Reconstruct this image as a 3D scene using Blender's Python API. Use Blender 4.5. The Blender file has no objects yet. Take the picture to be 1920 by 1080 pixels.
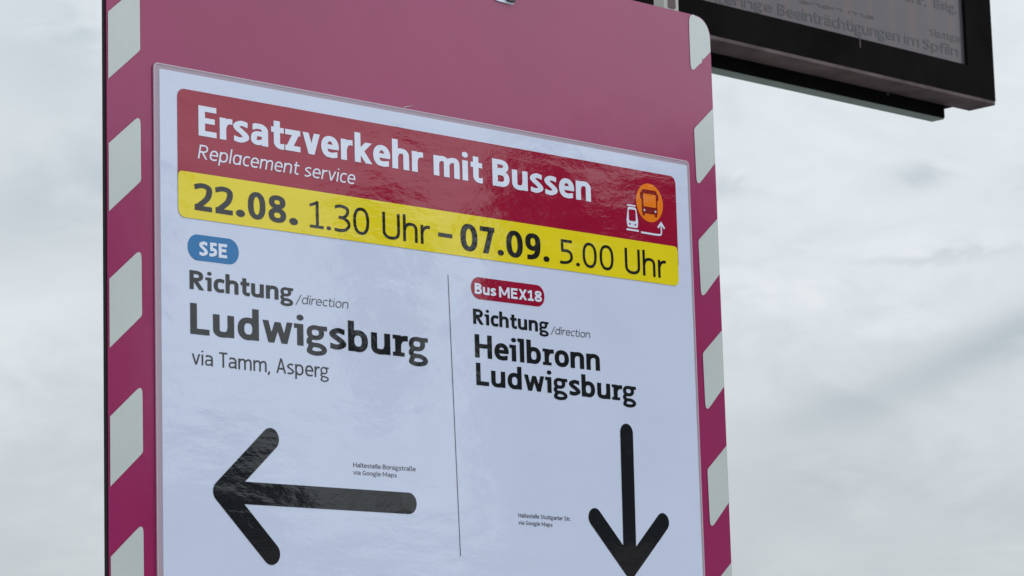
import bpy, bmesh, math, random
from mathutils import Vector, Matrix
from mathutils.geometry import delaunay_2d_cdt
random.seed(7)
S = bpy.context.scene
COL = S.collection

# ------------------------------------------------------------------ camera
FPX = 5332.9354                      # focal length for a 1920 px wide picture
def _n(v): return Vector(v).normalized()
VX = _n((5484, 719, FPX))            # world X (along the sign) in camera axes (right, down, forward)
VZ = _n((-925, -32500, FPX))         # world Z (up)
VY = VZ.cross(VX)
CAM = Vector((-1.59643983, -1.6133156, 1.59771968))
def to_world(v): return Vector((VX.dot(v), VY.dot(v), VZ.dot(v)))
cam_d = bpy.data.cameras.new('camera'); cam = bpy.data.objects.new('camera', cam_d); COL.objects.link(cam)
rx, uy, bz = to_world(Vector((1, 0, 0))), to_world(Vector((0, -1, 0))), to_world(Vector((0, 0, -1)))
M = Matrix((rx, uy, bz)).transposed().to_4x4(); M.translation = CAM
cam.matrix_world = M
cam_d.sensor_width = 36; cam_d.lens = 36 * FPX / 1920
cam_d.clip_end = 3000; cam_d.clip_start = 0.05
cam_d.dof.use_dof = True; cam_d.dof.focus_distance = 2.35; cam_d.dof.aperture_fstop = 70
S.camera = cam
def P(px, py, Y=0.0):
    """a point measured in the photograph, as a point of the plane y=Y: the sign lies in y=0"""
    d = to_world(Vector((px - 960, py - 540, FPX))); t = (Y - CAM.y) / d.y
    return CAM + d * t

# ------------------------------------------------------------------ world
SUN_AZ, SUN_EL = 60, 35              # azimuth from -Y towards +X
W = bpy.data.worlds.new('World'); S.world = W; W.use_nodes = True
nt = W.node_tree; nt.nodes.clear()
def N(t, **kw):
    n = nt.nodes.new(t)
    for k, v in kw.items(): setattr(n, k, v)
    return n
def L(a, b): nt.links.new(a, b)
def mth(op, a, b=None, c=None, clamp=False):
    n = N('ShaderNodeMath', operation=op); n.use_clamp = clamp
    for i, v in enumerate((a, b, c)):
        if v is None: continue
        if isinstance(v, (int, float)): n.inputs[i].default_value = v
        else: L(v, n.inputs[i])
    return n.outputs[0]
out = N('ShaderNodeOutputWorld')
sky = N('ShaderNodeTexSky', sky_type='NISHITA'); sky.sun_disc = False
sky.sun_elevation = math.radians(SUN_EL)
sun_dir = Vector((math.sin(math.radians(SUN_AZ)) * math.cos(math.radians(SUN_EL)), -math.cos(math.radians(SUN_AZ)) * math.cos(math.radians(SUN_EL)), math.sin(math.radians(SUN_EL))))
sky.sun_rotation = math.atan2(sun_dir.x, sun_dir.y)
b1 = N('ShaderNodeBackground'); b1.inputs[1].default_value = 0.10; L(sky.outputs[0], b1.inputs[0])
tc = N('ShaderNodeTexCoord'); sep = N('ShaderNodeSeparateXYZ'); L(tc.outputs['Generated'], sep.inputs[0])
azn = mth('MULTIPLY', mth('ARCTAN2', sep.outputs[0], sep.outputs[1]), 57.29578)
eln = mth('MULTIPLY', mth('ARCSINE', sep.outputs[2]), 57.29578)
mp = N('ShaderNodeMapping'); mp.inputs['Scale'].default_value = (1, 1, 2.1); L(tc.outputs['Generated'], mp.inputs[0])
def noise(scale, detail, rough, dist=0.0, off=0.0):
    n = N('ShaderNodeTexNoise', noise_dimensions='4D'); n.inputs['W'].default_value = off
    n.inputs['Scale'].default_value = scale; n.inputs['Detail'].default_value = detail
    n.inputs['Roughness'].default_value = rough; n.inputs['Distortion'].default_value = dist
    L(mp.outputs[0], n.inputs['Vector']); return n
nb, nm, nf = noise(5, 5, .55, .6, 3.1), noise(16, 6, .55, .9, 8.4), noise(38, 5, .6, 1.0, 1.7)
w1 = mth('MULTIPLY', mth('SUBTRACT', nm.outputs[0], .5), 5.5)
w2 = mth('MULTIPLY', mth('SUBTRACT', nf.outputs[0], .5), 2.0)
azw, elw = mth('ADD', azn, mth('ADD', w1, w2)), mth('ADD', eln, mth('MULTIPLY', mth('ADD', w1, w2), .35))
def dirof(px, py):
    d = to_world(Vector((px - 960, py - 540, FPX))).normalized()
    return math.degrees(math.atan2(d.x, d.y)), math.degrees(math.asin(d.z))
def bank(px, py, sx, sy, tilt, amp):
    """a soft cloud bank: centre measured in the picture, widths in degrees"""
    a, e = dirof(px, py); c, s = math.cos(math.radians(tilt)), math.sin(math.radians(tilt))
    da, de = mth('SUBTRACT', azw, a), mth('SUBTRACT', elw, e)
    u = mth('DIVIDE', mth('ADD', mth('MULTIPLY', da, c), mth('MULTIPLY', de, s)), sx)
    v = mth('DIVIDE', mth('SUBTRACT', mth('MULTIPLY', de, c), mth('MULTIPLY', da, s)), sy)
    r = mth('ADD', mth('MULTIPLY', u, u), mth('MULTIPLY', v, v))
    return mth('MULTIPLY', mth('POWER', 2.718, mth('MULTIPLY', r, -1.0)), amp)
terms = [bank(60, 90, 2.2, 1.6, 0, -.12), bank(60, 390, 2.0, 1.0, 6, -.12), bank(100, 620, 3, 1.2, 5, .07), bank(60, 880, 3, 1.4, 0, -.03),
         bank(1690, 345, .75, .28, 8, -.17), bank(1370, 345, .4, .25, 8, -.13), bank(1905, 360, .5, .3, 0, -.12), bank(1750, 482, 1.5, .12, 0, -.10),
         bank(1600, 430, 4.0, 1.7, 0, .07), bank(1850, 650, 1.7, .45, 20, -.17), bank(1600, 760, 1.9, .5, 14, -.13), bank(1520, 930, 2.5, .8, 0, -.08),
         bank(1850, 1000, 2.2, .7, 0, -.03)]
acc = mth('ADD', mth('MULTIPLY', mth('SUBTRACT', nb.outputs[0], .5), .14), mth('MULTIPLY', mth('SUBTRACT', nm.outputs[0], .5), .27))
acc = mth('ADD', acc, mth('MULTIPLY', mth('SUBTRACT', nf.outputs[0], .5), .10))
for t in terms: acc = mth('ADD', acc, t)
ramp = N('ShaderNodeValToRGB'); L(mth('ADD', acc, .5, clamp=True), ramp.inputs[0])
cr = ramp.color_ramp
cr.elements[0].position = .25; cr.elements[0].color = (.43, .49, .54, 1)
cr.elements[1].position = .68; cr.elements[1].color = (.83, .865, .895, 1)
e = cr.elements.new(.48); e.color = (.63, .68, .715, 1)
# the veiled sun behind the clouds: an overcast sky is brighter on its side and overhead
vd = N('ShaderNodeVectorMath', operation='DOT_PRODUCT'); L(tc.outputs['Generated'], vd.inputs[0]); vd.inputs[1].default_value = sun_dir
glow = mth('MULTIPLY', mth('POWER', mth('MULTIPLY', mth('ADD', vd.outputs['Value'], 1.0), .5), 14.0), 1.7)
lum = mth('ADD', mth('MULTIPLY', mth('MAXIMUM', sep.outputs[2], 0.0), 1.3), mth('ADD', .82, glow))
b2 = N('ShaderNodeBackground'); L(ramp.outputs[0], b2.inputs[0]); L(lum, b2.inputs[1])
ms = N('ShaderNodeMixShader'); ms.inputs[0].default_value = .97
L(b1.outputs[0], ms.inputs[1]); L(b2.outputs[0], ms.inputs[2]); L(ms.outputs[0], out.inputs[0])

sl = bpy.data.lights.new('sun', 'SUN'); sl.energy = .6; sl.angle = math.radians(25); sl.color = (1, .97, .92)
so = bpy.data.objects.new('sun', sl); COL.objects.link(so)
so.rotation_euler = sun_dir.to_track_quat('Z', 'Y').to_euler()
S.view_settings.view_transform = 'Standard'; S.view_settings.look = 'None'
S.view_settings.exposure = 0; S.view_settings.gamma = 1; S.view_settings.use_curve_mapping = False

# ------------------------------------------------------------------ materials
MATS = {}
def mat(name, col, rough=.5, spec=.5, bump=None, vary=0.0, vscale=8.0, coat=0.0, crough=.1, metal=0.0, coat_ior=1.5, specks=None, grain=0.0, aniso=(1, 1, 1)):
    m = bpy.data.materials.new(name); m.use_nodes = True; t = m.node_tree; p = t.nodes['Principled BSDF']
    p.inputs['Roughness'].default_value = rough; p.inputs['Specular IOR Level'].default_value = spec
    p.inputs['Metallic'].default_value = metal
    p.inputs['Coat Weight'].default_value = coat; p.inputs['Coat Roughness'].default_value = crough; p.inputs['Coat IOR'].default_value = coat_ior
    g = t.nodes.new('ShaderNodeNewGeometry')
    def tn(scale, detail=4, rough_=.55, vec=None):
        n = t.nodes.new('ShaderNodeTexNoise'); n.inputs['Scale'].default_value = scale
        n.inputs['Detail'].default_value = detail; n.inputs['Roughness'].default_value = rough_
        t.links.new(vec or g.outputs['Position'], n.inputs['Vector']); return n
    cur = None
    rgb = t.nodes.new('ShaderNodeRGB'); rgb.outputs[0].default_value = (*col, 1); cur = rgb.outputs[0]
    def varied(cur, n, amt):
        mr = t.nodes.new('ShaderNodeMapRange'); mr.inputs[1].default_value = .3; mr.inputs[2].default_value = .7
        mr.inputs[3].default_value = 1 - amt; mr.inputs[4].default_value = 1 + amt; t.links.new(n.outputs[0], mr.inputs[0])
        vm = t.nodes.new('ShaderNodeVectorMath'); vm.operation = 'SCALE'
        t.links.new(cur, vm.inputs[0]); t.links.new(mr.outputs[0], vm.inputs['Scale']); return vm.outputs[0]
    if vary: cur = varied(cur, tn(vscale), vary)
    if grain: cur = varied(cur, tn(420, 2), grain)
    if specks:
        sc, col2, thr = specks
        n = tn(sc, 2, .5); r = t.nodes.new('ShaderNodeMapRange')
        r.inputs[1].default_value = thr; r.inputs[2].default_value = thr + .02; t.links.new(n.outputs[0], r.inputs[0])
        mx = t.nodes.new('ShaderNodeMix'); mx.data_type = 'RGBA'
        t.links.new(r.outputs[0], mx.inputs[0]); t.links.new(cur, mx.inputs[6]); mx.inputs[7].default_value = (*col2, 1); cur = mx.outputs[2]
    t.links.new(cur, p.inputs['Base Color'])
    if bump:
        h = None
        mpn = t.nodes.new('ShaderNodeMapping'); mpn.inputs['Scale'].default_value = aniso; t.links.new(g.outputs['Position'], mpn.inputs[0])
        for sc, amp in bump:
            n = tn(sc, 3, .5, mpn.outputs[0]); k = t.nodes.new('ShaderNodeMath'); k.operation = 'MULTIPLY'; k.inputs[1].default_value = amp
            t.links.new(n.outputs[0], k.inputs[0])
            if h is None: h = k.outputs[0]
            else:
                a = t.nodes.new('ShaderNodeMath'); t.links.new(h, a.inputs[0]); t.links.new(k.outputs[0], a.inputs[1]); h = a.outputs[0]
        b = t.nodes.new('ShaderNodeBump'); b.inputs['Strength'].default_value = 1; b.inputs['Distance'].default_value = 1.0
        t.links.new(h, b.inputs['Height']); t.links.new(b.outputs[0], p.inputs['Normal']); t.links.new(b.outputs[0], p.inputs['Coat Normal'])
    MATS[name] = m; return m
# glossy laminated print: long buckles of the sheet and the fine ripple of the film (heights in metres)
LAM = dict(rough=.045, spec=.62, bump=[(5.0, .0012), (25, .00012), (105, .00004), (260, .00002)], aniso=(1, 1, 2.4))
paper   = mat('paper_print', (.585, .645, .81), vary=.02, vscale=12, grain=.012, **LAM)
ink_red = mat('red_print', (.305, .007, .036), vary=.04, vscale=30, **LAM)
ink_yel = mat('yellow_print', (.76, .62, .015), vary=.03, vscale=30, **LAM)
ink_blk = mat('black_print', (.012, .013, .016), **LAM)
ink_wht = mat('white_print', (.68, .74, .88), **LAM)
ink_blu = mat('blue_print', (.0, .15, .40), **LAM)
ink_org = mat('orange_print', (.80, .20, .015), **LAM)
ink_drd = mat('dark_red_print', (.22, .012, .012), **LAM)
ink_gry = mat('fine_print', (.10, .10, .13), **LAM)
plate_m = mat('magenta_sheeting', (.275, .0055, .088), rough=.5, spec=.10, coat=1.0, crough=.11, coat_ior=1.55, vary=.09, vscale=5, grain=.05,
              bump=[(6, .0006), (90, .00002)], specks=(230, (.45, .30, .36), .77))
stripe_m = mat('white_reflective_sheeting', (.50, .545, .535), rough=.5, spec=.12, coat=1.0, crough=.11, coat_ior=1.6, vary=.03, vscale=14, grain=.02,
               bump=[(6, .0006), (90, .00002)], specks=(190, (.20, .22, .22), .775))
edge_m  = mat('dark_edge', (.008, .007, .009), rough=.6, spec=.2, vary=.3, vscale=60)
groove_m = mat('cut_line', (.10, .02, .05), rough=.5)
clip_m  = mat('grey_plastic', (.42, .42, .38), rough=.45, vary=.1, vscale=40)
black_m = mat('black_rubber', (.01, .01, .012), rough=.5)
steel_m = mat('galvanised_steel', (.35, .36, .37), rough=.4, metal=.8, vary=.15, vscale=20)
house_m = mat('black_painted_metal', (.0075, .0065, .007), rough=.7, spec=.01, vary=.35, vscale=6, grain=.2, bump=[(60, .0002)])
under_m = mat('dusty_lit_brown_metal', (.115, .088, .092), rough=.8, spec=.1, vary=.4, vscale=7, grain=.15)  # dusty brown, made paler for the paving light on the display underside
lip_m   = mat('dusty_green_metal', (.17, .22, .205), rough=.5, spec=.4, vary=.15, vscale=8)
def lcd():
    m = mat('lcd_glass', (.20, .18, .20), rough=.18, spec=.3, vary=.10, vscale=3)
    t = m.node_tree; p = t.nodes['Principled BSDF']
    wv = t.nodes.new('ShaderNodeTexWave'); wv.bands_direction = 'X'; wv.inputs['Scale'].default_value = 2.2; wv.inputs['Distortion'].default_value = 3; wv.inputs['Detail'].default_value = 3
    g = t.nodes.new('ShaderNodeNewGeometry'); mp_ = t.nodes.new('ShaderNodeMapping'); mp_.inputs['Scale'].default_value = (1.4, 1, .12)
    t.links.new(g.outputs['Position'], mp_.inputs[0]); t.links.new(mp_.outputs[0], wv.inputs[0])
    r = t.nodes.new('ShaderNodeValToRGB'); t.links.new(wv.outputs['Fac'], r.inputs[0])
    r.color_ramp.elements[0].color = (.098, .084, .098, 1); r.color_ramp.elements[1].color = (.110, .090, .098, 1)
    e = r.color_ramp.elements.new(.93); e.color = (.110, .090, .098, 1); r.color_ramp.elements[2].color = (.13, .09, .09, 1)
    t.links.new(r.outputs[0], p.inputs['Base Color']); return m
lcd_m = lcd()
lcdtxt_m = mat('lcd_dark_pixels', (.022, .020, .030), rough=.2, vary=.5, vscale=18)
lcdghost_m = mat('lcd_faint_pixels', (.062, .053, .062), rough=.2, vary=.4, vscale=25)
ground_m = mat('platform_paving', (.24, .23, .22), rough=.85, vary=.15, vscale=2, grain=.1)
bark_m = mat('bark', (.09, .07, .05), rough=.9, vary=.3, vscale=12)
leaf_m = mat('foliage', (.05, .08, .03), rough=.6, vary=.5, vscale=1.5)

def film():
    m = bpy.data.materials.new('clear_film'); m.use_nodes = True; t = m.node_tree; t.nodes.clear()
    o = t.nodes.new('ShaderNodeOutputMaterial'); mx = t.nodes.new('ShaderNodeMixShader'); mx.inputs[0].default_value = .62
    tr = t.nodes.new('ShaderNodeBsdfTransparent'); p = t.nodes.new('ShaderNodeBsdfPrincipled')
    p.inputs['Base Color'].default_value = (.58, .50, .60, 1); p.inputs['Roughness'].default_value = .12
    t.links.new(tr.outputs[0], mx.inputs[1]); t.links.new(p.outputs[0], mx.inputs[2]); t.links.new(mx.outputs[0], o.inputs[0]); return m
film_m = film()

# ------------------------------------------------------------------ object helpers
def link(name, me, m, parent=None):
    if m: me.materials.append(m)
    o = bpy.data.objects.new(name, me); COL.objects.link(o)
    if parent: o.parent = parent; o.matrix_parent_inverse = Matrix.Translation(-parent.location)
    return o
def thing(name, label, cat, loc=(0, 0, 0), group=None):
    o = bpy.data.objects.new(name, None); COL.objects.link(o); o.location = loc
    o.empty_display_size = .1; o['label'] = label; o['category'] = cat
    if group: o['group'] = group
    return o
def pymesh(verts, faces):
    me = bpy.data.meshes.new('mesh'); me.from_pydata([tuple(v) for v in verts], [], faces); me.update(); return me
def box(name, lo, hi, m, parent=None, bevel=0.0):
    bm = bmesh.new(); bmesh.ops.create_cube(bm, size=1)
    for v in bm.verts: v.co = Vector([(lo[i] + hi[i]) / 2 + v.co[i] * (hi[i] - lo[i]) for i in range(3)])
    if bevel: bmesh.ops.bevel(bm, geom=bm.edges[:], offset=bevel, segments=2, affect='EDGES')
    me = bpy.data.meshes.new('mesh'); bm.to_mesh(me); bm.free(); return link(name, me, m, parent)
def area(p): return sum(p[i][0] * p[(i + 1) % len(p)][1] - p[(i + 1) % len(p)][0] * p[i][1] for i in range(len(p))) / 2
def union(polys):
    """the union of 2-D polygons as triangles"""
    V, F = [], []
    for p in polys:
        q = [p[0]]
        for v in p[1:]:
            if (v[0] - q[-1][0]) ** 2 + (v[1] - q[-1][1]) ** 2 > 1e-12: q.append(v)
        if len(q) < 3 or abs(area(q)) < 1e-9: continue
        if area(q) < 0: q = q[::-1]
        F.append(list(range(len(V), len(V) + len(q)))); V += [Vector(v) for v in q]
    r = delaunay_2d_cdt(V, [], F, 0, 1e-7)
    return r[0], [f for f, o in zip(r[2], r[5]) if o]
def flat(name, polys, y, m, parent, thick=0.0):
    """2-D polygons (x, z) as a flat print lying at depth y, seen from -Y; with thickness it is a sheet"""
    v, f = union(polys)
    if not thick:
        return link(name, pymesh([(p.x, y, p.y) for p in v], [tuple(t) for t in f]), m, parent)
    n = len(v); vs = [(p.x, y, p.y) for p in v] + [(p.x, y + thick, p.y) for p in v]
    fs = [tuple(t) for t in f] + [tuple(i + n for i in reversed(t)) for t in f]
    cnt = {}
    for t in f:
        for i in range(3): cnt.setdefault(frozenset((t[i], t[(i + 1) % 3])), []).append((t[i], t[(i + 1) % 3]))
    for k, e_ in cnt.items():
        if len(e_) == 1: a, b = e_[0]; fs.append((b, a, a + n, b + n))
    return link(name, pymesh(vs, fs), m, parent)
def rrect(x0, z0, x1, z1, r, n=8):
    rs = r if isinstance(r, (tuple, list)) else (r,) * 4       # bl, br, tr, tl
    pts = []
    for (cx, cz, a0), rr in zip(((x0, z0, 180), (x1, z0, 270), (x1, z1, 0), (x0, z1, 90)), rs):
        if rr <= 0: pts.append((cx, cz)); continue
        ox = cx + rr if cx == x0 else cx - rr; oz = cz + rr if cz == z0 else cz - rr
        for i in range(n + 1):
            a = math.radians(a0 + 90 * i / n); pts.append((ox + rr * math.cos(a), oz + rr * math.sin(a)))
    return pts
def rounded(pts, rad, n=6):
    """round the corners of a polygon; rad per corner"""
    o = []
    for i, p in enumerate(pts):
        r = rad[i] if isinstance(rad, (list, tuple)) else rad
        a, p, b = Vector(pts[i - 1]), Vector(p), Vector(pts[(i + 1) % len(pts)])
        if r <= 0: o.append(tuple(p)); continue
        u, v = (a - p).normalized(), (b - p).normalized(); ang = u.angle(v); d = min(r / math.tan(ang / 2), .49 * (a - p).length, .49 * (b - p).length)
        s, e_ = p + u * d, p + v * d
        for k in range(n + 1):
            t = k / n; q = s * (1 - t) ** 2 + p * 2 * t * (1 - t) + e_ * t * t; o.append(tuple(q))
    return o
def disc(cx, cz, r, rz=None, n=28): return [(cx + r * math.cos(2 * math.pi * i / n), cz + (rz or r) * math.sin(2 * math.pi * i / n)) for i in range(n)]

# ------------------------------------------------------------------ lettering: every glyph is drawn here as pen strokes
XH = .72
def bez(p0, p1, p2, p3, n=10):
    return [tuple((1 - t) ** 3 * p0[k] + 3 * (1 - t) ** 2 * t * p1[k] + 3 * (1 - t) * t * t * p2[k] + t ** 3 * p3[k] for k in (0, 1)) for t in [i / n for i in range(n + 1)]]
def arc(cx, cy, rx_, ry_, a0, a1, n=12, ex=2.35):
    o = []
    for i in range(n + 1):
        a = math.radians(a0 + (a1 - a0) * i / n); c, s = math.cos(a), math.sin(a)
        o.append((cx + rx_ * math.copysign(abs(c) ** (2 / ex), c), cy + ry_ * math.copysign(abs(s) ** (2 / ex), s)))
    return o
def spline(pts, n=7):
    o = []
    for i in range(len(pts) - 1):
        p0 = pts[max(i - 1, 0)]; p1 = pts[i]; p2 = pts[i + 1]; p3 = pts[min(i + 2, len(pts) - 1)]
        for k in range(n):
            t = k / n
            o.append(tuple(.5 * (2 * p1[j] + (p2[j] - p0[j]) * t + (2 * p0[j] - 5 * p1[j] + 4 * p2[j] - p3[j]) * t * t + (3 * p1[j] - p0[j] - 3 * p2[j] + p3[j]) * t ** 3) for j in (0, 1)))
    o.append(tuple(pts[-1])); return o
def hull(p):
    p = sorted(set(p))
    def half(it):
        o = []
        for v in it:
            while len(o) > 1 and (o[-1][0] - o[-2][0]) * (v[1] - o[-2][1]) - (o[-1][1] - o[-2][1]) * (v[0] - o[-2][0]) <= 0: o.pop()
            o.append(v)
        return o
    return half(p)[:-1] + half(p[::-1])[:-1]
def stroke(pts, w, h, closed=False, c0='b', c1='b', k=1.0):
    """outline quads of a pen stroke: w = thickness of uprights, h = of level strokes; caps b(utt), h(orizontal cut), v(ertical cut)"""
    q = [pts[0]]
    for p in pts[1:]:
        if math.dist(p, q[-1]) > 1e-5: q.append(p)
    if closed and math.dist(q[0], q[-1]) < 1e-5: q.pop()
    n = len(q); Ls, Rs = [], []
    for i in range(n):
        a = q[i - 1] if (i > 0 or closed) else None; b = q[(i + 1) % n] if (i < n - 1 or closed) else None
        p = Vector(q[i]); t1 = (p - Vector(a)).normalized() if a else None; t2 = (Vector(b) - p).normalized() if b else None
        t1 = t1 or t2; t2 = t2 or t1; t = (t1 + t2).normalized(); nn = Vector((-t.y, t.x))
        half = .5 * k * math.sqrt((w * t.y) ** 2 + (h * t.x) ** 2); cosm = max(.5, nn.dot(Vector((-t1.y, t1.x))))
        off = nn * half / cosm
        cap = c0 if (a is None) else c1 if (b is None) else None
        if cap == 'h' and abs(t.y) > .25: off = Vector((half / t.y * -1, 0))
        if cap == 'v' and abs(t.x) > .25: off = Vector((0, half / t.x))
        Ls.append(p + off); Rs.append(p - off)
    m = n if closed else n - 1
    return [hull([tuple(Ls[i]), tuple(Rs[i]), tuple(Rs[(i + 1) % n]), tuple(Ls[(i + 1) % n])]) for i in range(m)]
def glyph(ch, w, h, serif):
    """-> (polygons, advance box left, right)"""
    X = XH; B = w > .17; a, b = w / 2, h / 2; G = []; ov = .012
    def s(pts, **kw): G.extend(stroke(pts, w, h, **kw))
    def bar(x0, y0, x1, y1): G.append([(x0, y0), (x1, y0), (x1, y1), (x0, y1)])
    def dot(x, y, r): G.append(disc(x, y, r, n=18))
    def stem(x, y0, y1): bar(x, y0, x + w, y1)
    sb = dict(b=.05)
    W = {'E': .53, 'L': .50, 'F': .5, 'H': .66, 'T': .54, 'B': .60, 'R': .62, 'S': .52, 'U': .66, 'M': .84, 'X': .64, 'A': .66, 'G': .62,
         'r': .38, 'n': .56, 'h': .56, 'm': .86, 'u': .56, 'b': .57, 'd': .57, 'p': .57, 'q': .57, 'o': .58, 'c': .45, 'e': .56, 's': .46, 'a': .52, 'ä': .52, 't': .40,
         'z': .47, 'v': .56, 'w': .84, 'k': .57, 'g': .55, 'f': .38, 'ß': .60, 'i': w, 'l': w}.get(ch, .56)
    if not B: W = W - .04 if ch not in 'il' else w
    if ch in 'EF':
        stem(0, 0, 1); bar(a, 1 - h, W, 1); bar(a, .5 - b + .02, W - .05, .5 + b + .02)
        if ch == 'E': bar(a, 0, W, h)
    elif ch == 'L': stem(0, 0, 1); bar(a, 0, W, h)
    elif ch == 'T': stem(W / 2 - a, 0, 1 - b); bar(0, 1 - h, W, 1)
    elif ch == 'H': stem(0, 0, 1); stem(W - w, 0, 1); bar(a, .51 - b, W - a, .51 + b)
    elif ch == 'B':
        stem(0, 0, 1); s([(a, 1 - b), (W * .45, 1 - b)] + arc(W * .45, .755, W * .50 - a, .245 - b, 90, -90)[1:] + [(a, .51)])
        s([(a, .51), (W * .48, .51)] + arc(W * .48, .255 + b / 2, W * .52 - a, .255 - b / 2, 90, -90)[1:] + [(a, b)])
    elif ch == 'R':
        stem(0, 0, 1); s([(a, 1 - b), (W * .44, 1 - b)] + arc(W * .44, .72, W * .50 - a, .28 - b, 90, -90)[1:] + [(a, .44 + b)])
        s([(W * .40, .46), (W - w * .58, 0)], c0='h', c1='h')
    elif ch == 'S':
        s(spline([(W - .05, .93 - b), (W * .56, 1 - b + ov), (a + .02, .87 - b / 2), (a + .01, .70), (W * .5, .52), (W - a - .01, .33), (W - a - .02, .15 + b / 2), (W * .42, b - ov), (.02, .05 + b)]), c0='v', c1='v')
    elif ch == 'U': s([(a, 1), (a, .30)] + arc(W / 2, .30, W / 2 - a, .30 - b + ov, 180, 360)[1:] + [(W - a, 1)])
    elif ch == 'M':
        stem(0.01, 0, 1); stem(W - w - .01, 0, 1)
        s([(a + .02, 1), (W / 2, .22)], c0='h', c1='h', k=.85); s([(W - a - .02, 1), (W / 2, .22)], c0='h', c1='h', k=.85)
    elif ch == 'X': s([(w * .55, 1), (W - w * .55, 0)], c0='h', c1='h'); s([(W - w * .55, 1), (w * .55, 0)], c0='h', c1='h')
    elif ch == 'A':
        s([(w * .55, 0), (W / 2, 1)], c0='h', c1='h', k=.95); s([(W - w * .55, 0), (W / 2, 1)], c0='h', c1='h', k=.95); bar(W * .24, .25, W * .76, .25 + h)
    elif ch == 'G':
        s(spline([(W - .06, .92 - b), (W * .60, 1 - b)]) [:-1] + arc(W * .55, .5, W * .55 - a, .5 - b, 90, 270) + [(W - a, .10 + b)], c0='v'); stem(W - w, .08, .52); bar(W * .55, .52 - h, W - a, .52)
    elif ch in 'nhm':
        stem(0, 0, 1.03 if ch == 'h' else X)
        if ch == 'm':
            x2 = W / 2
            s([(a, X * .62)] + bez((a, X * .62), (a + .04, X - b), (x2 * .55, X - b + ov), (x2 * .62 + a * .3, X - b + ov)) + arc(x2 * .62 + a * .3, X - .24, x2 - (x2 * .62 + a * .3), .24 - b + ov, 90, 0)[1:] + [(x2, 0)])
            s([(x2, X * .62)] + bez((x2, X * .62), (x2 + .04, X - b), (x2 + x2 * .5, X - b + ov), (x2 + x2 * .58, X - b + ov)) + arc(x2 + x2 * .58, X - .24, W - a - x2 - x2 * .58, .24 - b + ov, 90, 0)[1:] + [(W - a, 0)])
        else:
            xm = W * .56
            s(bez((a, X * .55), (a + .03, X - b), (xm * .72, X - b + ov), (xm, X - b + ov)) + arc(xm, X - .25, W - a - xm, .25 - b + ov, 90, 0)[1:] + [(W - a, 0)])
    elif ch == 'u':
        stem(W - w, 0, X); xm = W * .44
        s([(a, X), (a, .25)] + arc(xm, .25, xm - a, .25 - b + ov, 180, 270)[1:] + bez((xm, b - ov), (W - xm * .72, b - ov), (W - a - .03, b), (W - a, X * .45))[1:])
    elif ch == 'r':
        stem(0, 0, X); s(bez((a, X * .52), (a + .04, X - b - .02), (W * .62, X - b + ov), (W, X - b - .005)), c1='v')
        if serif: bar(-.07, 0, w + .10, h * .72); bar(-.07, X - h * .72, a, X)
    elif ch in 'bdpq':
        st = 0 if ch in 'bp' else W - w
        stem(st, -.27 if ch in 'pq' else 0, 1.03 if ch in 'bd' else X)
        cx = W / 2; s(arc(cx, X / 2, W / 2 - a, X / 2 - b + ov, 0, 360, 26), closed=True)
    elif ch == 'o': s(arc(W / 2, X / 2, W / 2 - a, X / 2 - b + ov, 0, 360, 26), closed=True)
    elif ch == 'c': s(spline([(W, X - b - .02), (W * .72, X - b + ov)])[:-1] + arc(W * .62, X / 2, W * .62 - a, X / 2 - b + ov, 90, 270) + [(W, b + .02)], c0='v', c1='v')
    elif ch == 'e':
        y = X * .53
        s([(a, y - b * .2), (W - a, y - b * .2)], k=.86)
        s([(W - a - .012, y - b * 1.05), (W - a - .003, y - b * .4)] + arc(W / 2, X / 2, W / 2 - a, X / 2 - b + ov, 0, 250, 20, 2.2) + [(W * .62, b - ov), (W - .05, b + .03)], c0='h', c1='v')
    elif ch == 's':
        s(spline([(W - .04, X - b - .03), (W * .52, X - b + ov), (a * .9 + .01, X * .83 - b * .4), (a * .9 + .015, X * .66), (W * .5, X * .51), (W - a * .9 - .015, X * .34), (W - a * .9 - .01, X * .17 + b * .4), (W * .45, b - ov), (.015, b + .025)]), c0='v', c1='v', k=.94)
    elif ch in 'aä':
        s([(.05, X - b - .035), (W * .30, X - b + ov)] + arc(W * .48, X - .24, W - a - W * .48, .24 - b + ov, 90, 0)[1:] + [(W - a, 0)], c0='v')
        s([(W - a, X * .56 - b * .2)] + bez((W * .62, X * .56 - b * .2), (W * .2, X * .57), (a * .9, X * .46), (a * .9, X * .27))[0:] + bez((a * .9, X * .27), (a * .9, b * .5), (W * .55, b - ov * 2), (W - a, X * .26))[1:], k=.92)
        if ch == 'ä': dot(W * .26, .90, a * .95); dot(W * .74, .90, a * .95)
    elif ch == 'α':                                            # italic a
        stem(W - w, 0, X); s(arc(W / 2, X / 2, W / 2 - a, X / 2 - b + ov, 0, 360, 26), closed=True)
    elif ch == 't':
        x = .08 + a; q_ = min(.17, W - x - .07); s([(x, .93), (x, .22)] + arc(x + q_, .22, q_, .22 - b + ov, 180, 270)[1:] + [(W, b + .01)], c1='v'); bar(0, X - h, W - .01, X)
    elif ch == 'f':
        x = .09 + a; s([(x, 0), (x, .80)] + arc(x + .17, .80, .17, .24 - b, 180, 90)[1:] + [(W + .03, 1.03 - b)], c1='v'); bar(0, X - h, W, X)
    elif ch == 'ß':
        s([(a, 0), (a, .76)] + arc(W * .48, .76, W * .48 - a, .27 - b, 180, 0)[1:] + [(W * .80, .62), (W * .62, .50), (W - a, .30)] + arc(W * .55, .22, W * .45 - a, .22 - b, 0, -90)[1:] + [(W * .42, b)])
    elif ch == 'z':
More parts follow.
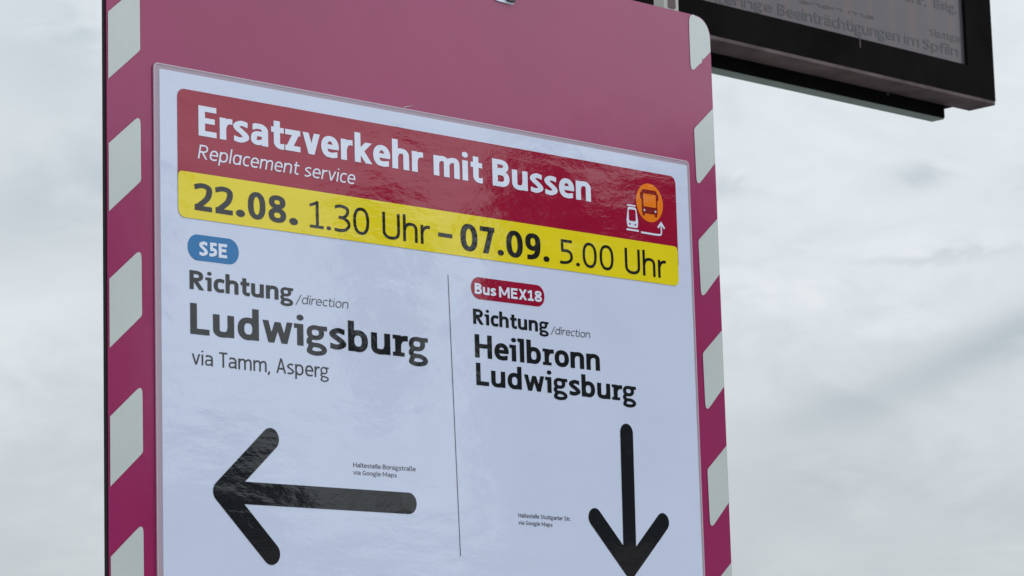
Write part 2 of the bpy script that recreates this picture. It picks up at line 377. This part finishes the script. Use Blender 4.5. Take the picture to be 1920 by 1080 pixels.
        bar(0, X - h, W, X); bar(0, 0, W, h); s([(W - w * .62, X - b), (w * .62, b)], c0='h', c1='h')
    elif ch == 'v': s([(w * .54, X), (W / 2, 0)], c0='h', c1='h', k=.95); s([(W - w * .54, X), (W / 2, 0)], c0='h', c1='h', k=.95)
    elif ch == 'w':
        x = [w * .5, W * .285, W / 2, W * .715, W - w * .5]; y = [X, 0, X * .96, 0, X]
        for i in range(4): s([(x[i], y[i]), (x[i + 1], y[i + 1])], c0='h', c1='h', k=.88)
    elif ch == 'k':
        stem(0, 0, 1.03); s([(a, .28), (W - w * .62, X)], c0='h', c1='h', k=.9); s([(W * .36, .40), (W - w * .58, 0)], c0='h', c1='h', k=.98)
    elif ch == 'i':
        stem(0, 0, X); dot(a, .93, max(a * 1.12, .055))
        if serif: bar(-.085, X - h * .8, a, X)
    elif ch == 'l':
        stem(0, 0, 1.03)
        if serif: bar(-.085, 1.03 - h * .8, a, 1.03)
    elif ch == 'g':
        k = .80
        s(arc(W * .44, X - .235, W * .44 - a * k, .235 - b * k + ov, 0, 360, 24), closed=True, k=k)
        bar(W * .62, X - h * .8, W + .02, X)
        s(spline([(W * .26, .31), (a * .8, .23), (a * .85, .13), (W * .32, .075), (W * .62, .065), (W - a * .9, -.02), (W - a * .8, -.12), (W * .72, -.24 + b * .6), (W * .42, -.265 + b * .6), (a * .8 + .02, -.215 + b * .5), (a * .75, -.11), (W * .22, .04)]), k=k)
    elif ch == '0': W = .58 - (0 if B else .05); s(arc(W / 2, .5, W / 2 - a, .5 - b + ov, 0, 360, 30), closed=True)
    elif ch == '1':
        W = .40; x = .20
        stem(x - a + .02, 0, 1); s([(x + .0, 1 - b * 1.1), (-.02, .88 - b)], c1='v', k=.9)
        bar(-.02, 0, W + .02, h * .95)
    elif ch == '2':
        W = .52
        s(spline([(.02, .94 - b), (W * .42, 1 - b + ov), (W - a - .03, .90 - b * .3), (W - a + .005, .70), (W * .70, .45), (w * .62, h * .8)]), c0='v'); bar(0.01, 0, W, h); bar(.01, 0, w * .9, h * 1.25)
    elif ch == '3':
        W = .50
        s(spline([(.02, .95 - b), (W * .42, 1 - b + ov), (W - a - .04, .90 - b * .3), (W - a - .03, .70), (W * .60, .545), (W * .28, .53)]), c0='v')
        s(spline([(W * .28, .53), (W * .60, .515), (W - a, .38), (W - a, .20), (W * .66, .03 + b * .8), (W * .3, b - ov), (0, b + .01)]), c1='v')
    elif ch == '5':
        W = .48; bar(.05, 1 - h, W - .02, 1); stem(.05, .54, 1)
        s([(.06, .60 - b)] + bez((.06, .60 - b), (W * .72, .66 - b), (W - a, .50), (W - a, .32))[0:] + bez((W - a, .32), (W - a, .08 + b), (W * .55, b - ov), (0, b + .015))[1:], c1='v')
    elif ch == '7': W = .50; bar(0, 1 - h, W, 1); s([(W - w * .60, 1 - b), (W * .36, 0)], c0='h', c1='h')
    elif ch == '8':
        W = .54; s(arc(W / 2, .755, W / 2 - a - .015, .245 - b + ov, 0, 360, 24), closed=True); s(arc(W / 2, .265, W / 2 - a, .265 - b + ov, 0, 360, 24), closed=True)
    elif ch == '9':
        W = .54; s(arc(W / 2, .68, W / 2 - a, .32 - b + ov, 0, 360, 24), closed=True)
        s([(W - a, .68)] + bez((W - a, .68), (W - a, .20), (W * .72, b), (.06, b)), c1='v')
    elif ch == '.': W = w * (1.2 if B else 1.6); dot(W / 2, W / 2 - .01, W / 2)
    elif ch == ',': W = w; s([(a * 1.2, w * .8), (0, -.16)], c0='h', c1='h', k=1.0)
    elif ch == '/': W = .36; s([(0, -.16), (W, 1.0)], c0='h', c1='h')
    elif ch == '-': W = .4; bar(0, .36, W, .36 + h)
    return G, W
GC = {}
def line(name, txt, p0, p1, cap, m, parent, w=.26, h=None, serif=False, italic=0.0, y=-.0021, Y=0.0, space=.27, track=None, dy=0):
    """print a word between two measured baseline points; cap = capital height in metres"""
    h = h if h is not None else w * .80
    track = track if track is not None else (.075 if w > .17 else .095)
    wq = w
    for _ in range(3):                 # the word is fitted to its measured length; keep the stems at their true weight
        xs, tris, right = 0.0, [], 0
        for i, ch in enumerate(txt):
            if ch == ' ': xs += space; continue
            key = (ch, round(wq, 4), h, serif)
            if key not in GC:
                g, W_ = glyph(ch, wq, h, serif); v, f = union(g); GC[key] = (v, f, W_)
            v, f, W_ = GC[key]
            if i and txt[i - 1] in 'rTvtwLkA' and ch in 'saevtzcgow': xs -= .035
            if serif and ch in 'ilr': xs += .05
            tris.append((xs, v, f)); xs += W_; right = xs
            xs += track + (.02 if ch not in 'oecsvwtrzk' else -.01)
        wq = min(w * 1.15, w * cap / ((p1[0] - p0[0]) / right))
    ax, az = p0; bx, bz_ = p1; sx = (bx - ax) / right; slope = (bz_ - az) / (bx - ax)
    V, F = [], []
    for x0, v, f in tris:
        o = len(V)
        for q in v:
            X_ = (q.x + x0) * sx + q.y * cap * italic
            V.append((ax + X_, Y + y, az + q.y * cap + X_ * slope + dy))
        F += [tuple(i + o for i in t) for t in f]
    return link(name, pymesh(V, F), m, parent)
def xz(px, py, Y=0.0): p = P(px, py, Y); return (p.x, p.z)
def word(name, txt, a, b, cappx, m, parent, Y=0.0, **kw):
    c = P(a[0], a[1] - cappx, Y).z - P(*a, Y).z
    return line(name, txt, xz(*a, Y), xz(*b, Y), c, m, parent, Y=Y, **kw)

# ------------------------------------------------------------------ ground
gr = link('platform', pymesh([(-300, -300, 0), (300, -300, 0), (300, 300, 0), (-300, 300, 0)], [(0, 1, 2, 3)]), ground_m); gr['kind'] = 'structure'

# ------------------------------------------------------------------ sign board
X0, X1, ZT, ZB = -.4030, .2555, 2.2362, 1.02
board = thing('sign_board', 'magenta sign board with white slanted edge stripes, standing in front of the hanging display', 'sign', (-.07, 0, 0))
panel = flat('panel', [rrect(X0 + .0008, ZB, X1, ZT, .018, 10)], 0, plate_m, board, .0016)
back = flat('backing_plate', [rrect(X0, ZB + .001, X1 - .001, ZT - .001, .017, 10)], .0016, edge_m, board, .0034)
YS = -.0004
LP, RP = .0976, .0998
tops = [2.231, 2.1335, 2.0367, 1.9385, 1.8403, 1.7418, 1.6436, 1.5455, 1.4473, 1.3491, 1.2510, 1.1528]
# measured outline of one stripe in the sign's plane
l1 = [xz(204.5, 270.5), xz(262.8, 219), xz(264.0, 341), xz(206, 398)]
ref = l1[0][1]
for i, zt in enumerate(tops):
    d = zt - ref
    pts = [(X0 + .0015, l1[0][1] + d), (l1[1][0], l1[1][1] + d + .001), (l1[2][0], l1[2][1] + d), (X0 + .0015, l1[3][1] + d)]
    pts = [(x, min(z, ZT - .004)) for x, z in pts]
    if i == 0: pts = [(X0 + .003, zt - .03 + .0), (X0 + .003, zt - .018), (X0 + .018, ZT - .003), (l1[2][0], ZT - .003), (l1[2][0], l1[2][1] + d), (X0 + .0015, l1[3][1] + d)]; rr = [0, .01, .01, .003, .010, .0]
    else: rr = [0, .0034, .0050, 0]
    flat('stripe', [rounded(pts, rr)], YS, stripe_m, board)
r2 = [xz(1343, 409.5), xz(1308.8, 450), xz(1314.2, 561), xz(1348, 513.5)]
rt = [2.1546, 2.0556, 1.9567, 1.8560, 1.7551, 1.6545, 1.5540, 1.4534, 1.3528, 1.2523, 1.1517]
for i, zt in enumerate(rt):
    d = zt - r2[0][1]
    pts = [(X1 - .0006, r2[0][1] + d), (r2[1][0], r2[1][1] + d), (r2[2][0], r2[2][1] + d), (X1 - .0006, r2[3][1] + d)]
    flat('stripe', [rounded(pts, [0, .0050, .0040, 0])], YS, stripe_m, board)
# top right corner piece, torn at its lower edge
cp = [xz(1299, 27.2), xz(1293.5, 29.5), xz(1291.6, 37), xz(1291.8, 60), xz(1294, 118), xz(1295.2, 127), xz(1297.5, 130.8), xz(1301, 130.3), xz(1312, 119.5), xz(1314.5, 118.8), xz(1315.6, 114), xz(1316.2, 108), xz(1317.2, 112.5), xz(1331.5, 97.5)]
zc, xc = cp[-1][1], X1 - .0008
cor = [(xc, zc), (xc, ZT - .019)] + [(X1 - .018 + .0170 * math.cos(math.radians(a)), ZT - .018 + .0170 * math.sin(math.radians(a))) for a in range(0, 91, 10)]
stp = flat('stripe', [cor + cp[:-1]], YS, stripe_m, board); stp['label'] = 'corner stripe with a torn lower edge'
# clip hooked over the top edge; raised black patch and pale rim for a slot hole
c0, c1 = P(1223, 14, .02), P(1249, -6, .02)
flat('mounting_clip', [rrect(c0.x, ZT - .004, c1.x, ZT + .016, .003)], .006, clip_m, board, .012)
flat('clip_slot', [rrect(c0.x + .005, ZT + .0035, c1.x - .004, ZT + .013, .002)], .0055, under_m, board, .0004)
bc = xz(953, -1)
flat('slot_hole_rim', [rounded([(bc[0] - .016, bc[1] - .0035), (bc[0] + .005, bc[1] - .0042), (bc[0] + .0065, bc[1] + .012), (bc[0] - .016, bc[1] + .012)], .003)], -.0012, ink_wht, board, .0012)
flat('slot_hole_patch', [rounded([(bc[0] - .004, bc[1] - .0022), (bc[0] + .0052, bc[1] - .0026), (bc[0] + .0052, bc[1] + .010), (bc[0] - .004, bc[1] + .010)], .0015)], -.0035, black_m, board, .0022)
for x in (-.25, .10):
    box('post', (x - .03, .016, 0), (x + .03, .076, 2.20), steel_m, board, .004)
    for z in (1.15, 2.08): box('bracket', (x - .05, .005, z), (x + .05, .016, z + .04), steel_m, board)
# fine scratches and chips in the sheeting
for (ax, ay, bx_, by_) in ((757, 201, 778, 197), (1297, 55, 1297.6, 66)):
    a_, b_ = Vector(xz(ax, ay)), Vector(xz(bx_, by_)); nn = Vector((-(b_ - a_).y, (b_ - a_).x)).normalized() * .00035
    flat('scratch', [[tuple(a_ + nn), tuple(a_ - nn), tuple(b_)]], -.0002 if ax > 1000 else -.0003, clip_m, board)

# ------------------------------------------------------------------ poster
post = thing('poster', 'laminated white poster with red and yellow header and two black arrows on the board', 'poster', (-.07, 0, 1.69))
lx0, lx1, lz1 = -.3612, .2190, 2.1020
px0, px1, pz1 = -.3563, .2164, 2.0982
PB = 1.285
YP = -.0014
outer = rrect(lx0, PB - .006, lx1, lz1, .004); innr = rrect(px0, PB, px1, pz1, .0005, 8)
vs = [(x, YP + .0002, z) for x, z in outer] + [(x, YP + .0002, z) for x, z in innr]; n_ = len(outer)
film_o = link('film_border', pymesh(vs, [(i, (i + 1) % n_, n_ + (i + 1) % n_, n_ + i) for i in range(n_)]), film_m, post)
# pale raised rim of the film
def frame_strip(name, x0, z0, x1, z1, t, y, m, th):
    o = rrect(x0, z0, x1, z1, .004); i = rrect(x0 + t, z0 + t, x1 - t, z1 - t, .0034); n = len(o)
    vs = [(a[0], y, a[1]) for a in o] + [(a[0], y, a[1]) for a in i] + [(a[0], y + th, a[1]) for a in o] + [(a[0], y + th, a[1]) for a in i]
    f = []
    for k in range(n):
        j = (k + 1) % n; f += [(k, j, n + j, n + k), (2 * n + k, 2 * n + j, j, k), (n + k, n + j, 3 * n + j, 3 * n + k)]
    return link(name, pymesh(vs, f), m, post)
rim_m = mat('film_edge', (.50, .38, .46), rough=.2)
frame_strip('film_edge', lx0 - .0004, PB - .0064, lx1 + .0003, lz1 + .0004, .0010, YP - .0001, rim_m, .0012)
flat('paper_sheet', [rrect(px0, PB, px1, pz1, .0008)], YP, paper, post, .0008)
Y1, Y2, Y3 = YP - .0002, YP - .0004, YP - .0006
# header
tl, tr = P(332, 166.5), P(1263.5, 334)
flat('header', [rrect(-.3404, 2.008, .2005, 2.0862, (0, 0, .0065, .0065))], Y1, ink_red, post)
band = flat('date_band', [rrect(-.3404, 1.9902, .1998, 2.0246, (.006, .006, .004, .004))], Y2, ink_yel, post)
WK = dict(y=Y2)
word('heading', 'Ersatzverkehr', (369.5, 254.5), (791, 325), 56.5, ink_wht, post, w=.268, h=.18, **WK)
word('heading', 'mit', (810.5, 328.5), (902.5, 344.5), 52, ink_wht, post, w=.268, h=.18, **WK)
word('heading', 'Bussen', (921, 348.0), (1105.4, 379), 50.5, ink_wht, post, w=.268, h=.18, **WK)
IT = dict(w=.135, h=.108, italic=.20, y=Y2)
word('subheading', 'Replαcement', (368, 297.5), (556.5, 328.5), 26.5, ink_wht, post, **IT)
word('subheading', 'service', (567.5, 331), (662, 346.5), 25.5, ink_wht, post, **IT)
DB = dict(w=.268, h=.176, y=Y3); DL = dict(w=.135, h=.112, y=Y3)
word('date_text', '22.08.', (361.5, 393.8), (555.8, 423.5), 51, ink_blk, post, **DB)
word('date_text', '1.30', (579.5, 427), (689.7, 442.5), 50.5, ink_blk, post, **DL)
word('date_text', 'Uhr', (714.7, 446.8), (803.7, 459.8), 49.5, ink_blk, post, **DL)
flat('date_text', [[xz(818.6, 443.7), xz(845, 447.7), xz(845, 440.2), xz(818.6, 436.2)]], Y3, ink_blk, post)
word('date_text', '07.09.', (861, 469), (1027.4, 492), 50, ink_blk, post, **DB)
word('date_text', '5.00', (1047.3, 495), (1148, 508.5), 46.5, ink_blk, post, **DL)
word('date_text', 'Uhr', (1169.5, 512), (1246.6, 523.2), 47, ink_blk, post, **DL)
# pictogram: train, arrow and bus in an orange disc
cc = xz(1215, 381); rad = (P(1215, 344.5).z - P(1215, 417.5).z) / 2
pic = flat('bus_pictogram', [disc(*cc, rad * .985, n=48)], Y2, ink_org, post)
def sub(name, polys, y, m, par): return flat(name, polys, y, m, par)
q = lambda *pp: [xz(*p) for p in pp]
bx0, bx1 = xz(1200.2, 380)[0], xz(1229, 380)[0]; bz1, bz0 = xz(1214, 357)[1], xz(1215, 401.5)[1]
bw = bx1 - bx0; bh = bz1 - bz0
body = [rrect(bx0, bz0, bx1, bz1, (.0008, .0008, .0025, .0025))]
wheels = [rrect(bx0 + .0006, bz0 - .0022, bx0 + .0034, bz0 + .001, .0005), rrect(bx1 - .0034, bz0 - .0022, bx1 - .0006, bz0 + .001, .0005)]
mirr = [rrect(bx0 - .0016, bz0 + bh * .60, bx0 + .0004, bz0 + bh * .86, .0006), rrect(bx1 - .0004, bz0 + bh * .60, bx1 + .0016, bz0 + bh * .86, .0006)]
sub('bus_body', body + wheels + mirr, Y3, ink_drd, pic)
sub('bus_window', [rrect(bx0 + .0018, bz0 + bh * .28, bx1 - .0018, bz0 + bh * .82, .0006)], Y3 - .0002, ink_org, pic)
for hx in (bx0 + .0028, bx1 - .0028): sub('bus_headlight', [disc(hx, bz0 + bh * .12, .0010, n=12)], Y3 - .0002, paper, pic)
tx0, tx1 = xz(1172, 410)[0], xz(1193.6, 410)[0]; tz1, tz0 = xz(1182, 389)[1], xz(1183, 427.0)[1]
trn = flat('train_pictogram', [rounded([(tx0 + .0008, tz0), (tx1 - .0008, tz0), (tx1, tz0 + .006), (tx1 - .0022, tz1), (tx0 + .0022, tz1), (tx0, tz0 + .006)], .0022),
                               rrect(tx0 + .0012, tz1 + .0008, tx1 - .0028, tz1 + .0021, 0), rrect(tx0 - .0004, tz0 - .0030, tx1 + .0004, tz0 - .0014, 0)], Y2 + .0001, ink_wht, post)
sub('train_window', [rrect(tx0 + .0030, tz0 + .0056, tx1 - .0030, tz1 - .0020, .0014)], Y2 - .0001, ink_red, trn)
for hx in (tx0 + .0038, tx1 - .0038): sub('train_headlight', [rrect(hx - .0010, tz0 + .0022, hx + .0010, tz0 + .0034, .0004)], Y2 - .0001, ink_red, trn)
ap = [xz(1199, 436), xz(1231, 440.3)]; az0 = ap[0][1]; ap = [(ap[0][0], az0), (ap[1][0] - .001, az0)]; tipx, tipz = xz(1236.6, 419)
path = ap + [(tipx - .0008, az0 + .0008), (tipx, az0 + .0030), (tipx, tipz)]
t_ = .00155
flat('transfer_arrow', stroke(spline(path, 6), t_, t_) + stroke([(tipx - .0042, tipz - .0044), (tipx + .0005, tipz + .0005)], t_, t_, k=1.2) + stroke([(tipx - .0005, tipz + .0005), (tipx + .0042, tipz - .0044)], t_, t_, k=1.2), Y2, ink_wht, post)
# badges
def pill(name, a, b, hpx, m):
    (x0, za), (x1, zb) = xz(*a), xz(*b); h_ = P(a[0], a[1] - hpx / 2).z - P(a[0], a[1] + hpx / 2).z
    z = (za + zb) / 2; return flat(name, [rrect(x0, z - h_ / 2, x1, z + h_ / 2, h_ / 2 * .98, 12)], Y1, m, post)
p1_ = pill('line_badge', (349.4, 461.5), (445.2, 475), 48.5, ink_blu)
word('badge_text', 'S5E', (371, 479.3), (423, 485.3), 26.5, ink_wht, p1_, w=.27, y=Y2)
p2_ = pill('line_badge', (880.7, 540.5), (1018.2, 555.2), 41, ink_red)
word('badge_text', 'Bus', (887.3, 550.8), (927.4, 556), 20, ink_wht, p2_, w=.26, y=Y2)
word('badge_text', 'MEX18', (932.8, 557.6), (1013.2, 567), 20, ink_wht, p2_, w=.26, y=Y2)
# directions
HB = dict(w=.270, h=.185, y=Y1)
word('direction_heading', 'Richtung', (353.2, 542), (546.7, 566), 35.5, ink_blk, post, serif=True, **HB)
word('direction_note', '/direction', (553, 569), (650, 579.2), 17.0, ink_gry, post, w=.125, h=.105, italic=.16, y=Y1)
word('destination', 'Ludwigsburg', (354.6, 626), (799.2, 673.8), 58, ink_blk, post, serif=True, **HB)
VL = dict(w=.135, h=.11, y=Y1)
word('via_text', 'via', (357.4, 683), (396.8, 687.7), 28, ink_blk, post, **VL)
word('via_text', 'Tamm,', (408.8, 689), (504, 699), 28.5, ink_blk, post, **VL)
word('via_text', 'Asperg', (515.8, 699.3), (613.6, 709.5), 28, ink_blk, post, **VL)
word('direction_heading', 'Richtung', (885, 607.3), (1026, 624.6), 28.5, ink_blk, post, serif=True, **HB)
word('direction_note', '/direction', (1031, 625.8), (1103.5, 634.4), 14.2, ink_gry, post, w=.125, h=.105, italic=.16, y=Y1)
word('destination', 'Heilbronn', (888.5, 670), (1122.7, 695.9), 43.4, ink_blk, post, serif=True, **HB)
word('destination', 'Ludwigsburg', (891, 722), (1189.8, 754.3), 41.8, ink_blk, post, serif=True, **HB)
FP = dict(w=.17, h=.14, y=Y1)
word('caption', 'Haltestelle Borsigstraße', (660, 876), (777, 884), 8.6, ink_gry, post, **FP)
word('caption', 'via Google Maps', (660, 889.8), (741.5, 895.5), 8.4, ink_gry, post, **FP)
word('caption', 'Haltestelle Stuttgarter Str.', (969.6, 970), (1068.4, 977), 7.8, ink_gry, post, **FP)
word('caption', 'via Google Maps', (970, 983.4), (1033.6, 988), 7.6, ink_gry, post, **FP)
# divider
da, db = xz(837.5, 516), xz(861, 1043); tw = .00038
flat('divider_line', [[(da[0] - tw, da[1]), (db[0] - tw, db[1]), (db[0] + tw, db[1]), (da[0] + tw, da[1])]], Y1, ink_gry, post)
# arrows
def arrow(tip, arms, tail, r):
    polys = []
    for e_ in arms + [tail]:
        polys += stroke([tip, e_], 2 * r, 2 * r); polys.append(disc(*e_, r, n=32))
    polys.append(disc(*tip, r, n=32)); return polys
rA = (P(475, 906.9).z - P(475, 949).z) / 2
flat('arrow', arrow(xz(413.8, 921.8), [xz(504.5, 823.6), xz(506.5, 1038.5)], xz(764, 944), rA), Y1, ink_blk, post)['label'] = 'black arrow pointing left'
rB = (P(1184.6, 900).x - P(1160.2, 900).x) / 2
flat('arrow', arrow(xz(1179.5, 1066), [xz(1113.3, 970.5), xz(1240.2, 979.5)], xz(1172.3, 812), rB * .98), Y1, ink_blk, post)['label'] = 'black arrow pointing down'

# ------------------------------------------------------------------ hanging display
YF = 3.6
cx_, cz_ = 5.760, 3.614                 # bottom right front corner
DX0, DZ1 = 3.30, 4.55
dsp = thing('departure_display', 'black departure display with grey screen hanging behind the sign board', 'display', (3.2, 3.7, 0))
sx1, sz0 = 5.622, 3.712
sx0, sz1 = DX0 + .14, DZ1 - .12
# front frame: four bars round the screen
flat('front_frame', [rrect(DX0, cz_, cx_, sz0, 0), rrect(DX0, sz1, cx_, DZ1, 0), rrect(sx1, cz_, cx_, DZ1, 0), rrect(DX0, cz_, sx0, DZ1, 0)], YF, house_m, dsp, .046)
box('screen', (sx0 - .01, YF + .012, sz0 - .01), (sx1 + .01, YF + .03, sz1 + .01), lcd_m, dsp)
YB = 3.80
box('housing', (DX0 + .05, YF + .046, 3.6095), (5.701, YB, DZ1 - .03), house_m, dsp)
# dusty brown underside sheet; light from the paving is put into its paler colour
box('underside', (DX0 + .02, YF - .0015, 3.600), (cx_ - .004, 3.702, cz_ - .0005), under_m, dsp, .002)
box('cable_tray', (DX0 + .06, 3.700, 3.5580), (5.622, 3.748, 3.6090), house_m, dsp, .002)
box('tray_lip', (DX0 + .06, 3.7035, 3.5545), (5.620, 3.750, 3.5575), lip_m, dsp)
for px_ in (1665,):
    s0 = P(px_, 176, 3.699); bm = bmesh.new(); bmesh.ops.create_uvsphere(bm, u_segments=12, v_segments=6, radius=.006)
    for v in bm.verts: v.co = Vector((s0.x + v.co.x, 3.699 + v.co.y * .4, s0.z + v.co.z * .7))
    me = bpy.data.meshes.new('mesh'); bm.to_mesh(me); bm.free(); link('screw', me, under_m, dsp)
dr = P(1612, 80, YF)
flat('streak', [rounded([(dr.x - .003, dr.z - .016), (dr.x + .003, dr.z - .016), (dr.x + .004, dr.z + .018), (dr.x - .003, dr.z + .018)], .002)], YF - .0012, under_m, dsp)
YT = YF + .011
def dword(txt, a, b, cap, m, **kw): word('screen_text', txt, a, b, cap, m, dsp, Y=YT, y=0, **kw)
dword('geringe', (1341, 3), (1449, 24), 20, lcdtxt_m, w=.20)
dword('Beeinträchtigungen', (1459, 27.5), (1688, 79), 21.5, lcdtxt_m, w=.205)
dword('im', (1697, 82), (1724, 88.5), 20, lcdtxt_m, w=.20)
dword('Spfiln', (1732, 91), (1797, 106), 19, lcdtxt_m, w=.22)
dword('nuhr.', (1682, -4), (1738, 12), 18, lcdtxt_m, w=.205)
dword('Bstg.', (1752, 14), (1795, 26), 17, lcdtxt_m, w=.205)
dword('8', (1805, 29), (1815, 31), 15, lcdtxt_m, w=.205)
YT -= .0005
dword('anen me', (1500, 5), (1640, 37), 9, lcdghost_m, w=.18)
dword('Stuttgart', (1745, 66), (1812, 82), 13, lcdghost_m, w=.15)
# mast carrying the display, standing on the platform
box('mast', (3.12, 3.64, 0), (3.26, 3.78, 4.9), steel_m, dsp, .01)
box('mast_arm', (3.262, 3.66, 4.60), (5.2, 3.76, 4.70), steel_m, dsp, .005)
for x in (3.7, 5.1): box('hanger', (x - .02, 3.69, DZ1 - .028), (x + .02, 3.73, 4.598), steel_m, dsp)

# ------------------------------------------------------------------ unseen trees across the platform, shaped for the dark patches the film mirrors
def tree(x, y, height, width, label, seed, lumps, low=.12):
    rnd = random.Random(seed); t = thing('broadleaf_tree', label, 'tree', (x, y, 0), 'trees opposite the sign')
    bm = bmesh.new(); prev = None
    for i in range(9):
        f = i / 8; r = .22 * (1 - .75 * f); c = [bm.verts.new((x + .15 * math.sin(3 * f) + r * math.cos(a), y + r * math.sin(a), f * height * .72)) for a in [k * math.pi / 4 for k in range(8)]]
        if prev:
            for k in range(8): bm.faces.new((prev[k], prev[(k + 1) % 8], c[(k + 1) % 8], c[k]))
        prev = c
    me = bpy.data.meshes.new('mesh'); bm.to_mesh(me); bm.free(); link('trunk', me, bark_m, t)
    V, F = [], []; blobs = []
    for _ in range(lumps):
        a = rnd.uniform(0, 6.28); z = rnd.uniform(low, .94); rr = width * .32 * math.sqrt(rnd.random()) * (1 - .7 * max(0, z - .6) / .4)
        blobs.append((x + rr * math.cos(a), y + rr * math.sin(a), z * height, min(rnd.uniform(.08, .14) * height, rnd.uniform(.28, .42) * width)))
    for bx_, by_, bz__, br in blobs:
        for _ in range(230):
            d = Vector((rnd.gauss(0, 1), rnd.gauss(0, 1), rnd.gauss(0, 1))).normalized() * br * rnd.random() ** .45
            c = Vector((bx_, by_, bz__)) + d; u = Vector((rnd.gauss(0, 1), rnd.gauss(0, 1), rnd.gauss(0, 1))).normalized(); w_ = u.orthogonal().normalized(); s_ = rnd.uniform(.18, .36)
            o = len(V); V += [c + u * s_, c + w_ * s_ * .6, c - u * s_, c - w_ * s_ * .6]; F.append((o, o + 1, o + 2, o + 3))
    link('crown', pymesh(V, F), leaf_m, t)
    return t
def place(az, dist): a = math.radians(az); return (-.07 + dist * math.sin(a), -dist * math.cos(a))
for k, (az, d, el, wd, lab) in enumerate([(45.2, 52, 12.2, 2.4, 'tall poplar opposite the sign with a pointed top'), (49.0, 50, 11.9, 4.6, 'broad poplar opposite the sign, thickest of the row'),
                                          (41.9, 55, 11.9, 1.6, 'slimmest poplar opposite the sign'), (38.4, 45, 6.3, 3.2, 'low bushy tree opposite the sign'),
                                          (46.9, 51, 11.0, 2.2, 'shorter poplar between the pointed and the broad one'),
                                          (35.6, 50, 12.6, 2.6, 'added tallest poplar, at the far left end of the row')]):  # far-left poplar is added so the board's left margin mirrors something dark
    x, y = place(az, d); tree(x, y, 1.97 + d * math.tan(math.radians(el)), wd, lab, 11 + k, 34, .66 if k == 2 else .12)

# unseen low building, added as a dark band for the board to mirror
wall_m = mat('render_wall', (.16, .15, .14), rough=.9, vary=.1, vscale=1); roof_m = mat('roof_tiles', (.07, .04, .035), rough=.8, vary=.2, vscale=3); glass_m = mat('window_glass', (.03, .035, .04), rough=.05)
sb = thing('unseen_building', 'added unseen long low building with pitched roof opposite the sign', 'building', (20, -27, 0))
ang = math.radians(42); ux = Vector((math.cos(ang), math.sin(ang), 0)); un = Vector((math.sin(ang), -math.cos(ang), 0)); c0_ = Vector((-.07, 0, 0)) + un * 34
def bpt(a, b, z): return c0_ + ux * a + un * b + Vector((0, 0, z))
Lh, D, hw_, hr = 18, 8, 2.9, 4.4
v = [bpt(-Lh, 0, 0), bpt(Lh, 0, 0), bpt(Lh, D, 0), bpt(-Lh, D, 0), bpt(-Lh, 0, hw_), bpt(Lh, 0, hw_), bpt(Lh, D, hw_), bpt(-Lh, D, hw_), bpt(-Lh, D / 2, hr - .05), bpt(Lh, D / 2, hr - .05)]
link('wall', pymesh(v, [(0, 1, 5, 4), (1, 2, 6, 9, 5), (2, 3, 7, 6), (3, 0, 4, 8, 7)]), wall_m, sb)
v = [bpt(-Lh - .4, -.6, hw_ - .1), bpt(Lh + .4, -.6, hw_ - .1), bpt(Lh + .4, D / 2, hr), bpt(-Lh - .4, D / 2, hr), bpt(Lh + .4, D + .6, hw_ - .1), bpt(-Lh - .4, D + .6, hw_ - .1)]
link('roof', pymesh(v, [(0, 1, 2, 3), (3, 2, 4, 5)]), roof_m, sb)
for k in range(12):
    a0 = -16.6 + k * 2.9; v = [bpt(a0, -.02, .95), bpt(a0 + 1.3, -.02, .95), bpt(a0 + 1.3, -.02, 2.3), bpt(a0, -.02, 2.3)]
    link('window', pymesh(v, [(0, 1, 2, 3)]), glass_m, sb)
